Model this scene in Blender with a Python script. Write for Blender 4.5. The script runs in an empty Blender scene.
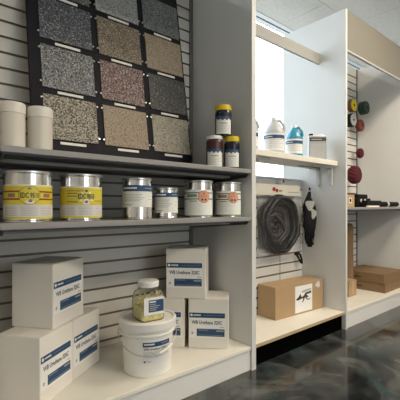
import bpy, math, random
from mathutils import Vector, Matrix
random.seed(7)
PI = math.pi
scn = bpy.context.scene
COL = scn.collection
R = math.radians

# ------------------------------------------------------------------ materials
MATS = {}
def mat(name, col, rough=0.5, metal=0.0, spec=0.5, bump=0.0, bscale=200.0, vary=0.0, vscale=6.0,
        trans=0.0, alpha=1.0, stretch=None, coat=0.0):
    m = bpy.data.materials.new(name); m.use_nodes = True
    nt = m.node_tree; b = nt.nodes['Principled BSDF']
    b.inputs['Base Color'].default_value = (*col, 1)
    b.inputs['Roughness'].default_value = rough
    b.inputs['Metallic'].default_value = metal
    b.inputs['Specular IOR Level'].default_value = spec
    b.inputs['Transmission Weight'].default_value = trans
    b.inputs['Alpha'].default_value = alpha
    b.inputs['Coat Weight'].default_value = coat
    if bump or vary:
        tc = nt.nodes.new('ShaderNodeTexCoord')
        src = tc.outputs['Object']
        if stretch:
            mp = nt.nodes.new('ShaderNodeMapping'); mp.inputs['Scale'].default_value = stretch
            nt.links.new(src, mp.inputs['Vector']); src = mp.outputs['Vector']
    if vary:
        n = nt.nodes.new('ShaderNodeTexNoise'); n.inputs['Scale'].default_value = vscale
        n.inputs['Detail'].default_value = 4
        nt.links.new(src, n.inputs['Vector'])
        mx = nt.nodes.new('ShaderNodeMix'); mx.data_type = 'RGBA'
        mx.inputs[6].default_value = (*[max(0, c*(1-vary)) for c in col], 1)
        mx.inputs[7].default_value = (*[min(1, c*(1+vary)) for c in col], 1)
        nt.links.new(n.outputs['Fac'], mx.inputs[0]); nt.links.new(mx.outputs[2], b.inputs['Base Color'])
    if bump:
        n = nt.nodes.new('ShaderNodeTexNoise'); n.inputs['Scale'].default_value = bscale
        nt.links.new(src, n.inputs['Vector'])
        bp = nt.nodes.new('ShaderNodeBump'); bp.inputs['Strength'].default_value = bump
        bp.inputs['Distance'].default_value = 0.002
        nt.links.new(n.outputs['Fac'], bp.inputs['Height']); nt.links.new(bp.outputs['Normal'], b.inputs['Normal'])
    MATS[name] = m
    return m

def flake_mat(name, cols, scale=210):
    """vinyl colour-flake broadcast: random chips of a few colours"""
    m = bpy.data.materials.new(name); m.use_nodes = True
    nt = m.node_tree; b = nt.nodes['Principled BSDF']; b.inputs['Roughness'].default_value = 0.55
    tc = nt.nodes.new('ShaderNodeTexCoord')
    v = nt.nodes.new('ShaderNodeTexVoronoi'); v.inputs['Scale'].default_value = scale
    nt.links.new(tc.outputs['Object'], v.inputs['Vector'])
    sep = nt.nodes.new('ShaderNodeSeparateColor'); nt.links.new(v.outputs['Color'], sep.inputs[0])
    r = nt.nodes.new('ShaderNodeValToRGB'); r.color_ramp.interpolation = 'CONSTANT'
    el = r.color_ramp.elements
    tot = sum(w for _, w in cols); acc = 0
    for i, (c, w) in enumerate(cols):
        e = el[i] if i < 2 else el.new(min(.999, acc/tot))
        e.position = acc/tot; e.color = (*[q*.86 for q in c], 1); acc += w
    nt.links.new(sep.outputs[0], r.inputs[0]); nt.links.new(r.outputs[0], b.inputs['Base Color'])
    MATS[name] = m
    return m

def film_mat(name, tint, diffuse, gloss, rough=0.08):
    """clear plastic film / glass pane: transparent + a little diffuse haze + fresnel gloss"""
    m = bpy.data.materials.new(name); m.use_nodes = True
    nt = m.node_tree; nt.nodes.remove(nt.nodes['Principled BSDF'])
    out = nt.nodes['Material Output']
    t = nt.nodes.new('ShaderNodeBsdfTransparent'); t.inputs[0].default_value = (*tint, 1)
    d = nt.nodes.new('ShaderNodeBsdfDiffuse'); d.inputs[0].default_value = (.85, .86, .88, 1)
    g = nt.nodes.new('ShaderNodeBsdfGlossy'); g.inputs['Roughness'].default_value = rough
    lw = nt.nodes.new('ShaderNodeLayerWeight'); lw.inputs[0].default_value = gloss
    m1 = nt.nodes.new('ShaderNodeMixShader'); m1.inputs[0].default_value = diffuse
    m2 = nt.nodes.new('ShaderNodeMixShader')
    nt.links.new(t.outputs[0], m1.inputs[1]); nt.links.new(d.outputs[0], m1.inputs[2])
    nt.links.new(lw.outputs['Fresnel'], m2.inputs[0])
    nt.links.new(m1.outputs[0], m2.inputs[1]); nt.links.new(g.outputs[0], m2.inputs[2])
    nt.links.new(m2.outputs[0], out.inputs[0])
    MATS[name] = m
    return m

mat('panel_white', (.71, .71, .695), .5, vary=.03, bump=.05, bscale=60)
mat('panel_edge', (.64, .64, .62), .5, vary=.02)
mat('slat', (.66, .63, .58), .55, vary=.04, vscale=4)
mat('slat_pale', (.74, .72, .68), .55, vary=.03, vscale=4)
mat('groove', (.21, .175, .14), .7, vary=.1)
mat('trim_grey', (.16, .155, .15), .6, vary=.06)
mat('header_tan', (.195, .178, .145), .6, vary=.04)
mat('rail_tan', (.37, .36, .33), .6, vary=.04)
mat('deck', (.80, .765, .675), .38, vary=.04, vscale=9)
mat('deck_edge', (.48, .36, .22), .6, vary=.12, vscale=30)
mat('fascia', (.74, .73, .71), .45, vary=.02)
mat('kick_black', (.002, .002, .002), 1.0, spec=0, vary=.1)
mat('shelf_grey', (.275, .265, .255), .5, vary=.05)
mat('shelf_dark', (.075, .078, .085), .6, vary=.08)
mat('shelf_cream', (.76, .72, .63), .5, vary=.05, vscale=12)
mat('bracket_white', (.54, .54, .53), .45, vary=.03)
mat('board_black', (.008, .008, .012), .6, spec=.2, vary=.1)
mat('strip_white', (.78, .76, .70), .5, vary=.04)
mat('pin_silver', (.75, .75, .74), .25, metal=.7, vary=.05)
mat('carton_white', (.78, .74, .67), .65, vary=.03, bump=.08, bscale=90)
mat('carton_shadow', (.30, .26, .21), .8, vary=.1)
mat('carton_label', (.84, .83, .80), .5, vary=.02)
mat('label_blue', (.018, .066, .15), .5, vary=.08, vscale=40)
mat('label_ink', (.05, .048, .05), .6, vary=.05)
mat('label_grey', (.40, .38, .36), .6, vary=.08)
mat('label_white', (.80, .79, .77), .5, vary=.02)
mat('tin_metal', (.84, .82, .79), .12, metal=1.0, vary=.03)
mat('tin_lid', (.70, .69, .67), .28, metal=.9, vary=.05)
mat('label_yellow', (.66, .56, .05), .45, vary=.05)
mat('label_pale_yellow', (.80, .76, .50), .45, vary=.04)
mat('label_text_panel', (.66, .63, .60), .55, vary=.06, vscale=90)
mat('label_red', (.32, .035, .02), .5, vary=.06)
mat('label_cream', (.78, .78, .72), .5, vary=.03)
mat('label_green', (.16, .30, .15), .5, vary=.15, vscale=60)
mat('label_salmon', (.72, .33, .20), .5, vary=.05)
mat('label_dark', (.03, .03, .028), .5, vary=.05)
mat('label_brown', (.30, .17, .09), .5, vary=.08)
mat('tub_plastic', (.66, .61, .53), .4, vary=.03)
mat('tub_lid', (.74, .70, .62), .4, vary=.03)
mat('jar_maroon', (.055, .012, .014), .35, vary=.1)
mat('jar_navy', (.012, .012, .02), .2, vary=.1)
mat('lid_yellow', (.72, .53, .01), .4, vary=.04)
mat('lid_white', (.80, .79, .75), .4, vary=.03)
mat('pail_white', (.84, .82, .77), .35, vary=.02)
mat('bead_yellow', (.80, .70, .36), .25, vary=.4, vscale=90)
mat('wire', (.55, .55, .54), .3, metal=1.0, vary=.05)
mat('jug_clear', (.50, .51, .51), .3, vary=.03, trans=.0)
mat('jug_blue', (.035, .26, .38), .25, vary=.12)
mat('jug_cap', (.82, .82, .82), .4, vary=.03)
mat('tin_label', (.40, .40, .38), .5, vary=.1, vscale=40)
mat('tin_grey', (.30, .29, .27), .35, metal=.5, vary=.06)
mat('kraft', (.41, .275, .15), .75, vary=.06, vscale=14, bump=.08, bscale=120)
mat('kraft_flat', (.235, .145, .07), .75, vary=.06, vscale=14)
mat('kraft_dark', (.20, .12, .062), .75, vary=.08, vscale=14)
mat('kraft_tape', (.50, .33, .17), .4, vary=.05)
mat('kraft_seam', (.10, .06, .03), .8, vary=.1)
mat('card_cream', (.92, .86, .73), .6, vary=.05)
mat('hose_dark', (.010, .0095, .009), .35, vary=.25, vscale=25)
mat('hose_brown', (.07, .055, .04), .4, vary=.2, vscale=25)
mat('rubber_black', (.008, .008, .009), .6, spec=.2, vary=.15)
mat('pale_patch', (.46, .45, .40), .6, vary=.2, vscale=40)
mat('disc_yellow', (.72, .58, .02), .5, vary=.08)
mat('disc_green', (.010, .035, .024), .5, vary=.2)
mat('disc_grey', (.32, .33, .34), .5, vary=.08)
mat('disc_rust', (.16, .03, .018), .6, vary=.2)
mat('disc_red', (.085, .004, .009), .8, vary=.25, vscale=60, bump=.6, bscale=180)
mat('red_bright', (.50, .03, .03), .5, vary=.06)
mat('wall_paint', (.60, .58, .55), .7, vary=.03, bump=.05, bscale=80)
mat('frame_alu', (.55, .56, .58), .4, metal=.3, vary=.03)
mat('frame_dark', (.05, .05, .055), .5, vary=.05)
mat('diffuser_white', (.78, .79, .80), .5, vary=.02)
mat('grid_white', (.71, .68, .63), .7, vary=.02)
mat('pavement', (.55, .54, .52), .9, vary=.1, vscale=2)
mat('tool_white', (.75, .74, .70), .4, vary=.03)
film_mat('bag_film', (.96, .96, .96), .02, .16, .08)
film_mat('bag_back', (.96, .96, .96), .42, .10, .2)
film_mat('window_glass', (.97, .98, .98), .0, .12, .02)
film_mat('jar_clear', (.97, .96, .90), .03, .15, .05)

m = mat('tube_glow', (.9, .9, .9), .5, vary=.01)
m.node_tree.nodes['Principled BSDF'].inputs['Emission Color'].default_value = (.84, .92, 1, 1)
m.node_tree.nodes['Principled BSDF'].inputs['Emission Strength'].default_value = 15

# ceiling tile: white mineral fibre with fine pits
def ceiling_mat():
    m = mat('ceiling_tile', (.66, .65, .63), .9)
    nt = m.node_tree; b = nt.nodes['Principled BSDF']
    tc = nt.nodes.new('ShaderNodeTexCoord')
    n = nt.nodes.new('ShaderNodeTexNoise'); n.inputs['Scale'].default_value = 38; n.inputs['Detail'].default_value = 8
    nt.links.new(tc.outputs['Object'], n.inputs['Vector'])
    r = nt.nodes.new('ShaderNodeValToRGB')
    r.color_ramp.elements[0].position = .35; r.color_ramp.elements[0].color = (.66, .63, .575, 1)
    r.color_ramp.elements[1].position = .60; r.color_ramp.elements[1].color = (.72, .69, .635, 1)
    nt.links.new(n.outputs['Fac'], r.inputs[0]); nt.links.new(r.outputs[0], b.inputs['Base Color'])
ceiling_mat()

# floor: poured metallic epoxy, charcoal with pale and teal clouds
def floor_mat():
    m = mat('epoxy_floor', (.05, .05, .05), .12)
    nt = m.node_tree; b = nt.nodes['Principled BSDF']
    b.inputs['Specular IOR Level'].default_value = .6
    b.inputs['Roughness'].default_value = .10
    tc = nt.nodes.new('ShaderNodeTexCoord')
    def noise(scale, dist, det=3, off=0):
        mp = nt.nodes.new('ShaderNodeMapping'); mp.inputs['Location'].default_value = (off, off*.7, 0)
        nt.links.new(tc.outputs['Object'], mp.inputs['Vector'])
        n = nt.nodes.new('ShaderNodeTexNoise'); n.inputs['Scale'].default_value = scale
        n.inputs['Distortion'].default_value = dist; n.inputs['Detail'].default_value = det
        nt.links.new(mp.outputs['Vector'], n.inputs['Vector']); return n
    n1 = noise(2.6, 1.6, 3, 3.1); n2 = noise(1.9, 2.2, 2, 8.4); n3 = noise(7, 1.2, 4, 1.7)
    r1 = nt.nodes.new('ShaderNodeValToRGB')
    e = r1.color_ramp.elements
    e[0].position = .36; e[0].color = (.013, .015, .016, 1)
    e[1].position = .66; e[1].color = (.10, .105, .10, 1)
    x = e.new(.5); x.color = (.045, .049, .049, 1)
    nt.links.new(n1.outputs['Fac'], r1.inputs[0])
    r2 = nt.nodes.new('ShaderNodeValToRGB')
    r2.color_ramp.elements[0].position = .54; r2.color_ramp.elements[0].color = (0, 0, 0, 1)
    r2.color_ramp.elements[1].position = .72; r2.color_ramp.elements[1].color = (.75, .75, .75, 1)
    nt.links.new(n2.outputs['Fac'], r2.inputs[0])
    mx = nt.nodes.new('ShaderNodeMix'); mx.data_type = 'RGBA'
    nt.links.new(r2.outputs[0], mx.inputs[0]); nt.links.new(r1.outputs[0], mx.inputs[6])
    mx.inputs[7].default_value = (.042, .072, .075, 1)
    mx2 = nt.nodes.new('ShaderNodeMix'); mx2.data_type = 'RGBA'; mx2.blend_type = 'OVERLAY'; mx2.inputs[0].default_value = .5
    nt.links.new(mx.outputs[2], mx2.inputs[6]); nt.links.new(n3.outputs['Fac'], mx2.inputs[7])
    nt.links.new(mx2.outputs[2], b.inputs['Base Color'])
floor_mat()

# flake blends  (colour, weight)
K = (.015, .016, .018); G1 = (.10, .105, .115); G2 = (.22, .225, .23); W = (.62, .60, .55)
FL = {
 (0, 0): [(G1, 4), (G2, 3), (K, 2), (W, .6)],
 (0, 1): [((.045, .052, .065), 4), ((.10, .112, .13), 4), (K, 2), ((.33, .35, .37), 1.2)],
 (0, 2): [((.12, .125, .13), 4), ((.24, .25, .25), 3), (K, 1.6), ((.45, .45, .44), 1.5)],
 (0, 3): [((.33, .29, .22), 3), ((.52, .47, .37), 3), ((.035, .032, .03), 3), ((.14, .12, .09), 2)],
 (1, 0): [((.34, .34, .33), 4), ((.50, .49, .46), 3), ((.16, .16, .16), 2)],
 (1, 1): [((.19, .15, .105), 4), ((.30, .24, .17), 2), ((.07, .055, .04), 2.5), ((.40, .36, .28), .8)],
 (1, 2): [((.20, .115, .105), 3), ((.34, .24, .22), 2), ((.05, .03, .03), 2.5), ((.50, .42, .38), 1), ((.12, .05, .05), 2)],
 (1, 3): [((.33, .25, .165), 4), ((.42, .335, .24), 3), ((.20, .145, .09), 2)],
 (2, 0): [((.15, .16, .155), 4), ((.27, .28, .27), 3), ((.04, .042, .042), 2)],
 (2, 1): [((.31, .25, .175), 4), ((.40, .33, .24), 3), ((.19, .15, .10), 1.5)],
 (2, 2): [((.055, .056, .055), 4), ((.10, .10, .096), 2.5), ((.018, .018, .018), 2.5), ((.22, .22, .20), .6)],
 (2, 3): [((.36, .32, .25), 4), ((.46, .42, .33), 3), ((.17, .15, .11), 2)],
}
for k, v in FL.items(): flake_mat('flake_%d_%d' % k, v)

# ------------------------------------------------------------------ mesh builder
TXT = {}
def text_mesh(s):
    if s not in TXT:
        cu = bpy.data.curves.new('lettering', 'FONT'); cu.body = s; cu.resolution_u = 2; cu.offset = .022
        o = bpy.data.objects.new('lettering', cu); COL.objects.link(o)
        bpy.context.view_layer.update()
        me = bpy.data.meshes.new_from_object(o.evaluated_get(bpy.context.evaluated_depsgraph_get()))
        vs = [(v.co.x, v.co.y) for v in me.vertices]; fs = [tuple(p.vertices) for p in me.polygons]
        bpy.data.objects.remove(o); bpy.data.curves.remove(cu); bpy.data.meshes.remove(me)
        x0 = min(v[0] for v in vs); x1 = max(v[0] for v in vs); y0 = min(v[1] for v in vs); y1 = max(v[1] for v in vs)
        TXT[s] = ([((x-x0)/(x1-x0), (y-y0)/(y1-y0)) for x, y in vs], fs)
    return TXT[s]

class MB:
    def __init__(s): s.v = []; s.f = []; s.m = []; s.names = []; s.sm = []
    def mi(s, name):
        if name not in s.names: s.names.append(name)
        return s.names.index(name)
    def add(s, vs, fs, m, smooth=False):
        n = len(s.v); s.v += [tuple(v) for v in vs]; k = s.mi(m)
        for f in fs: s.f.append(tuple(i+n for i in f)); s.m.append(k); s.sm.append(smooth)
        return s
    def box(s, a, b, m, rz=0, o=(0, 0, 0)):
        x0, y0, z0 = a; x1, y1, z1 = b
        vs = [(x, y, z) for z in (z0, z1) for y in (y0, y1) for x in (x0, x1)]
        if rz:
            c_, s_ = math.cos(rz), math.sin(rz)
            vs = [(o[0]+x*c_-y*s_, o[1]+x*s_+y*c_, o[2]+z) for x, y, z in vs]
        return s.add(vs, [(0, 2, 3, 1), (4, 5, 7, 6), (0, 1, 5, 4), (1, 3, 7, 5), (3, 2, 6, 7), (2, 0, 4, 6)], m)
    def lathe(s, prof, m, seg=40, c=(0, 0), axis='z', o=(0, 0, 0), cap0=True, cap1=True):
        """prof = [(r, z)] bottom to top; m = name or list (one per segment)"""
        n = len(prof); vs = []
        for r, z in prof:
            for i in range(seg):
                a = 2*PI*i/seg; p = (r*math.cos(a), r*math.sin(a), z)
                if axis == 'y': p = (p[0], -p[2], p[1])
                if axis == 'x': p = (p[2], p[0], p[1])
                vs.append((p[0]+c[0]+o[0], p[1]+c[1]+o[1], p[2]+o[2]))
        for j in range(n-1):
            mm = m if isinstance(m, str) else m[j]
            base = len(s.v)
            s.add(vs[j*seg:(j+2)*seg], [(i, (i+1) % seg, seg+(i+1) % seg, seg+i) for i in range(seg)], mm, True)
        mm0 = m if isinstance(m, str) else m[0]; mm1 = m if isinstance(m, str) else m[-1]
        if cap0: s.add(vs[:seg], [tuple(range(seg))[::-1]], mm0)
        if cap1: s.add(vs[-seg:], [tuple(range(seg))], mm1)
        return s
    def tube(s, pts, r, m, seg=10, closed=False):
        pts = [Vector(p) for p in pts]; n = len(pts); rings = []
        up = Vector((0, 0, 1))
        for i, p in enumerate(pts):
            if closed: t = (pts[(i+1) % n]-pts[i-1]).normalized()
            else: t = (pts[min(i+1, n-1)]-pts[max(i-1, 0)]).normalized()
            a = t.cross(up)
            if a.length < .05: a = t.cross(Vector((1, 0, 0)))
            a.normalize(); b = t.cross(a).normalized()
            rr = r[i] if isinstance(r, (list, tuple)) else r
            rings.append([p+a*rr*math.cos(2*PI*k/seg)+b*rr*math.sin(2*PI*k/seg) for k in range(seg)])
        vs = [q for ring in rings for q in ring]; fs = []
        for i in range(n if closed else n-1):
            j = (i+1) % n
            for k in range(seg): fs.append((i*seg+k, i*seg+(k+1) % seg, j*seg+(k+1) % seg, j*seg+k))
        s.add(vs, fs, m, True)
        if not closed: s.add(rings[0], [tuple(range(seg))], m); s.add(rings[-1], [tuple(range(seg))[::-1]], m)
        return s
    def prism(s, poly, z0, z1, m, fn=lambda x, y, z: (x, y, z), smooth=False):
        n = len(poly)
        vs = [fn(x, y, z0) for x, y in poly]+[fn(x, y, z1) for x, y in poly]
        s.add(vs, [(i, (i+1) % n, n+(i+1) % n, n+i) for i in range(n)], m, smooth)
        s.add(vs[:n], [tuple(range(n))[::-1]], m); s.add(vs[n:], [tuple(range(n))], m)
        return s
    # flat graphics: 'mp' maps (u right, v up, lift) on a surface to a local point
    def rect(s, mp, u0, v0, u1, v1, m, lift=0.0, n=1):
        vs = []; fs = []
        for i in range(n+1):
            u = u0+(u1-u0)*i/n; vs += [mp(u, v0, lift), mp(u, v1, lift)]
        for i in range(n): fs.append((2*i, 2*i+2, 2*i+3, 2*i+1))
        return s.add(vs, fs, m, n > 1)
    def disc(s, mp, u, v, ru, rv, m, lift=0.0, n=24, a0=0, a1=2*PI):
        vs = []; fs = []; k = n//2
        for i in range(k+1):
            a = PI-PI*i/k; uu = u+ru*math.cos(a); hh = max(rv*math.sin(a), rv*.02)
            for q in (-1, 0, 1): vs.append(mp(uu, v+hh*q, lift))
        for i in range(k):
            for q in (0, 1): fs.append((3*i+q, 3*i+3+q, 3*i+4+q, 3*i+1+q))
        return s.add(vs, fs, m)
    def poly(s, mp, pts, m, lift=0.0):
        return s.add([mp(u, v, lift) for u, v in pts], [tuple(range(len(pts)))], m)
    def text(s, mp, t, u0, v0, u1, v1, m, lift=0.0):
        vs, fs = text_mesh(t)
        return s.add([mp(u0+(u1-u0)*x, v0+(v1-v0)*y, lift) for x, y in vs], fs, m)
    def build(s, name, parent=None, bevel=0, seg=2, loc=None, rz=0, subsurf=0, sharp=False):
        me = bpy.data.meshes.new(name); me.from_pydata(s.v, [], s.f); me.update()
        for n in s.names: me.materials.append(MATS[n])
        me.polygons.foreach_set('material_index', s.m)
        me.polygons.foreach_set('use_smooth', s.sm)
        me.update()
        o = bpy.data.objects.new(name, me); COL.objects.link(o)
        if parent: o.parent = parent
        if loc: o.location = loc
        if rz: o.rotation_euler = (0, 0, rz)
        if bevel:
            b = o.modifiers.new('edge_round', 'BEVEL'); b.width = bevel; b.segments = seg; b.limit_method = 'ANGLE'
            b.angle_limit = R(40); b.use_clamp_overlap = True
        if subsurf:
            b = o.modifiers.new('smooth', 'SUBSURF'); b.levels = subsurf; b.render_levels = subsurf
        return o

def tag(o, label, cat, group=None):
    o['label'] = label; o['category'] = cat
    if group: o['group'] = group
    return o
def thing(name, label, cat, loc=(0, 0, 0), rz=0, group=None):
    o = bpy.data.objects.new(name, None); COL.objects.link(o); o.empty_display_size = .05
    o.location = loc; o.rotation_euler = (0, 0, rz)
    return tag(o, label, cat, group)
def struct(o): o['kind'] = 'structure'; return o
def dup(root, loc, rz, label, group=None):
    r = root.copy(); COL.objects.link(r); r.location = loc; r.rotation_euler = (0, 0, rz); r['label'] = label
    if group: r['group'] = group
    for ch in list(root.children):
        c = ch.copy(); COL.objects.link(c); c.parent = r
        for g in list(ch.children):
            d = g.copy(); COL.objects.link(d); d.parent = c
    return r
def cylmap(Rr, a0, z0=0.0):
    """u = arc length to the right as seen from outside, centred on azimuth a0"""
    return lambda u, v, l: ((Rr+l)*math.cos(a0+u/Rr), (Rr+l)*math.sin(a0+u/Rr), z0+v)
def planemap(o, ux, uy, nrm):
    o, ux, uy, nrm = map(Vector, (o, ux, uy, nrm))
    return lambda u, v, l: tuple(o+ux*u+uy*v+nrm*l)

# ------------------------------------------------------------------ dimensions
CAMZ = .9466; YAW = .6993
YF = 1.40                 # front plane of the shelving run
YB = 1.95                 # slatwall face of bays one and three
XL = .269; XA0, XA1 = 1.567, 1.602; XB0, XB1 = 2.638, 2.662; XC = 3.925
ZT = 2.47; ZD = .139; CEIL = 2.90; YW = 2.60
ZU, ZL = 1.162, .888      # tops of the two grey shelves

# ------------------------------------------------------------------ room
X0, X1, Y0 = -2.6, 7.2, -3.6
struct(MB().box((X0, Y0, -.1), (X1, YW+.12, 0), 'epoxy_floor').build('floor'))
struct(MB().box((X0, Y0, CEIL), (X1, YW+.12, CEIL+.08), 'ceiling_tile').build('ceiling'))
struct(MB().box((X0-.1, Y0, 0), (X0, YW+.12, CEIL), 'wall_paint').build('wall_left'))
struct(MB().box((X1, Y0, 0), (X1+.1, YW+.12, CEIL), 'wall_paint').build('wall_right'))
m = MB().box((X0, Y0-.1, 0), (X1, Y0, .25), 'wall_paint').box((X0, Y0-.1, 2.45), (X1, Y0, CEIL), 'wall_paint')
fill_ops = [(.2, 1.0), (1.25, 2.05)]; cx = X0  # unseen window openings added behind the camera to fill light onto the bay fronts
for a, b in fill_ops: m.box((cx, Y0-.1, .25), (a, Y0, 2.45), 'wall_paint'); cx = b
m.box((cx, Y0-.1, .25), (X1, Y0, 2.45), 'wall_paint')
struct(m.build('wall_back'))
SILL = 1.24
struct(MB().box((X0, YW, 0), (X1, YW+.12, SILL), 'wall_paint').build('wall_front'))
struct(MB().box((X0, 3.2, -.12), (X1+14, 30, -.10), 'pavement').build('ground'))
# window band behind the shelving, sill to ceiling
xs = [X0, -.6, 1.0, 2.35, 4.25, 5.8, X1]
for i in range(len(xs)-1):
    a, b = xs[i], xs[i+1]; w = MB(); fr = .025
    w.box((a, YW, SILL), (b, YW+.06, SILL+.03), 'frame_alu')
    w.box((a, YW+.004, SILL+.03), (b, YW+.056, SILL+.045), 'frame_dark')
    w.box((a, YW, CEIL-.012), (b, YW+.06, CEIL), 'frame_alu')
    w.box((a, YW, SILL+.045), (a+fr, YW+.06, CEIL-.012), 'frame_alu')
    w.box((b-fr, YW, SILL+.045), (b, YW+.06, CEIL-.012), 'frame_alu')
    o = struct(w.build('window_%d' % (i+1)))
    p = MB().box((a+fr, YW+.026, SILL+.045), (b-fr, YW+.032, CEIL-.012), 'window_glass')
    struct(p.build('window_pane', o))
# frames and panes of the added fill windows, then the T-bar ceiling grid
for i, (a, b) in enumerate(fill_ops):
    w = MB()
    for p, q in (((a, .25), (a+.04, 2.45)), ((b-.04, .25), (b, 2.45)), ((a+.04, .25), (b-.04, .29)), ((a+.04, 2.41), (b-.04, 2.45))):
        w.box((p[0], Y0-.08, p[1]), (q[0], Y0-.02, q[1]), 'frame_dark')
    o = struct(w.build('window_%d' % (len(xs)+i)))
    struct(MB().box((a+.04, Y0-.053, .29), (b-.04, Y0-.047, 2.41), 'window_glass').build('window_pane', o))
n = 0
for k in range(-10, 6):
    n += 1
    struct(MB().box((3.78+k*.61-.010, Y0, CEIL-.004), (3.78+k*.61+.010, 2.34, CEIL), 'grid_white').build('trim_%d' % n))
for k in range(0, 9):
    n += 1
    struct(MB().box((X0, 1.90-k*.61-.010, CEIL-.0035), (X1, 1.90-k*.61+.010, CEIL), 'grid_white').build('trim_%d' % n))
# linear slot diffuser along the window head
d = thing('slot_diffuser', 'long white linear slot air diffuser in the ceiling along the window', 'air vent', (2.3, 2.445, CEIL))
m = MB()
for a, b in ((-.060, -.006), (.014, .060)):
    m.box((-4.8, a, -.007), (4.8, b, 0), 'diffuser_white')
m.build('frame', d, bevel=.002)
MB().box((-4.8, -.0058, -.0068), (4.8, .0138, -.0005), 'frame_dark').build('slot', d)

# bright strip light tucked between the diffuser and the window head
d = thing('strip_light', 'long thin bright strip light on the ceiling just before the window head', 'light', (2.3, 2.545, CEIL))
m = MB().box((-4.8, -.032, -.006), (4.8, -.026, -.0005), 'frame_alu').box((-4.8, .026, -.006), (4.8, .032, -.0005), 'frame_alu').box((-4.8, -.026, -.002), (4.8, .026, -.0005), 'frame_alu')
m.build('housing', d)
MB().box((-4.8, -.0255, -.005), (4.8, .0255, -.0022), 'tube_glow').build('lens', d)

# ------------------------------------------------------------------ shelving bays
def slatwall(x0, x1, zlo, zhi, y, zref, pitch, m, depth=.02):
    """horizontal slats with recessed grooves; profile extruded along x"""
    g = .012; mb = MB(); z = zref
    while z-pitch > zlo: z -= pitch
    cuts = []
    while z < zhi-.02:
        if z > zlo+.02: cuts.append(z)
        z += pitch
    cur = zlo
    def q(p, r_, mm): mb.add([(x0, *p), (x1, *p), (x1, *r_), (x0, *r_)], [(0, 1, 2, 3)], mm)
    for c in cuts:
        q((y, cur), (y, c-g/2), m); q((y, c-g/2), (y+.011, c-g/2), 'groove')
        q((y+.011, c-g/2), (y+.011, c+g/2), 'groove'); q((y+.011, c+g/2), (y, c+g/2), 'groove'); cur = c+g/2
    q((y, cur), (y, zhi), m); q((y, zhi), (y+depth, zhi), m); q((y+depth, zhi), (y+depth, zlo), m); q((y+depth, zlo), (y, zlo), m)
    mb.add([(x0, y+.0112, zlo), (x0, y+depth, zlo), (x0, y+depth, zhi), (x0, y+.0112, zhi)], [(0, 1, 2, 3)], m)
    mb.add([(x1, y+.0112, zlo), (x1, y+depth, zlo), (x1, y+depth, zhi), (x1, y+.0112, zhi)], [(3, 2, 1, 0)], m)
    return mb
def side_panel(x0, x1, y1, parent):
    mb = MB().box((x0, YF, 0), (x1, y1, ZT), 'panel_white')
    p = mb.build('side_panel', parent, bevel=.002)
    MB().box((x0-.0004, YF-.002, 0.0), (x1+.0004, YF, ZT+.0005), 'panel_edge').build('edge_band', p)
    return p

b1 = thing('display_bay', 'left display bay with beige slatwall back and white base holding cartons and pail', 'display shelving', (0, 0, 0), group='slatwall display bays')
side_panel(XL-.035, XL, YB+.03, b1); side_panel(XA0, XA1, YB+.03, b1)
slatwall(XL+.001, XA0-.024, ZD, ZT, YB, 1.922, .076, 'slat').build('slatwall_panel', b1)
MB().box((XA0-.023, YB-.012, ZD+.001), (XA0-.001, YB+.02, ZT), 'trim_grey').build('corner_gap_trim', b1)
MB().box((XL+.001, YF+.004, ZD-.022), (XA0-.001, YB-.001, ZD), 'deck').build('deck', b1, bevel=.003)
MB().box((XL+.001, YF+.012, 0), (XA0-.001, YF+.028, ZD-.0225), 'fascia').build('fascia', b1, bevel=.001)
MB().box((XL+.001, YF+.001, 2.16), (XA0-.001, YF+.02, ZT), 'header_tan').build('header', b1, bevel=.001)

YS2 = 1.79
b2 = thing('display_bay', 'middle display bay open to the bright window above a low slatwall, black kick space', 'display shelving', (0, 0, 0), group='slatwall display bays')
side_panel(XB0, XB1, 1.985, b2)
slatwall(XA1+.001, XB0-.001, ZD, 1.16, YS2, .489, .0755, 'slat_pale').build('slatwall_panel', b2)
MB().box((2.335, YS2-.0015, .14), (2.341, YS2+.0005, 1.14), 'groove').build('joint_strip', b2)
MB().box((XA1+.001, YS2-.006, 1.16), (XB0-.001, YS2+.025, 1.175), 'bracket_white').build('top_trim', b2, bevel=.002)
mb = MB().box((XA1+.001, YF+.006, ZD-.02), (XB0-.001, YS2-.001, ZD), 'deck')
mb.box((XA1+.001, YF+.004, ZD-.02), (XB0-.001, YF+.006, ZD-.001), 'deck_edge')
mb.build('deck', b2)
MB().box((XA1+.001, YF+.03, 0), (XB0-.001, YF+.045, ZD-.0205), 'kick_black').build('kick_void_board', b2)  # board blackened to stand for the shade in the open kick void
MB().box((XA1+.001, 1.618, 2.105), (XB0-.001, 1.636, 2.19), 'rail_tan').build('cross_rail', b2, bevel=.001)

b3 = thing('display_bay', 'right display bay with tan header board and flat brown cartons on its base', 'display shelving', (0, 0, 0), group='slatwall display bays')
side_panel(XC, XC+.03, YB+.03, b3)
slatwall(XB1+.001, XC-.001, ZD, ZT, YB, 1.922, .0755, 'slat_pale').build('slatwall_panel', b3)
MB().box((XC-.016, YB-.008, ZD+.001), (XC-.001, YB+.02, ZT), 'trim_grey').build('corner_gap_trim', b3)  # dark strip put in for the shadow gap of this corner
MB().box((XB1+.001, YF+.004, ZD-.022), (XC-.001, YB-.001, ZD), 'deck').build('deck', b3, bevel=.003)
MB().box((XB1+.001, YF+.010, 0), (XC-.001, YF+.026, ZD-.0225), 'fascia').build('fascia', b3, bevel=.001)
mb = MB().box((XB1+.001, YF+.001, 2.165), (XC-.001, YF+.02, ZT), 'header_tan')
mb.box((XB1+.001, YF+.001, 2.152), (XC-.001, YF+.022, 2.165), 'frame_alu')
mb.build('header', b3, bevel=.001)

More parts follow.
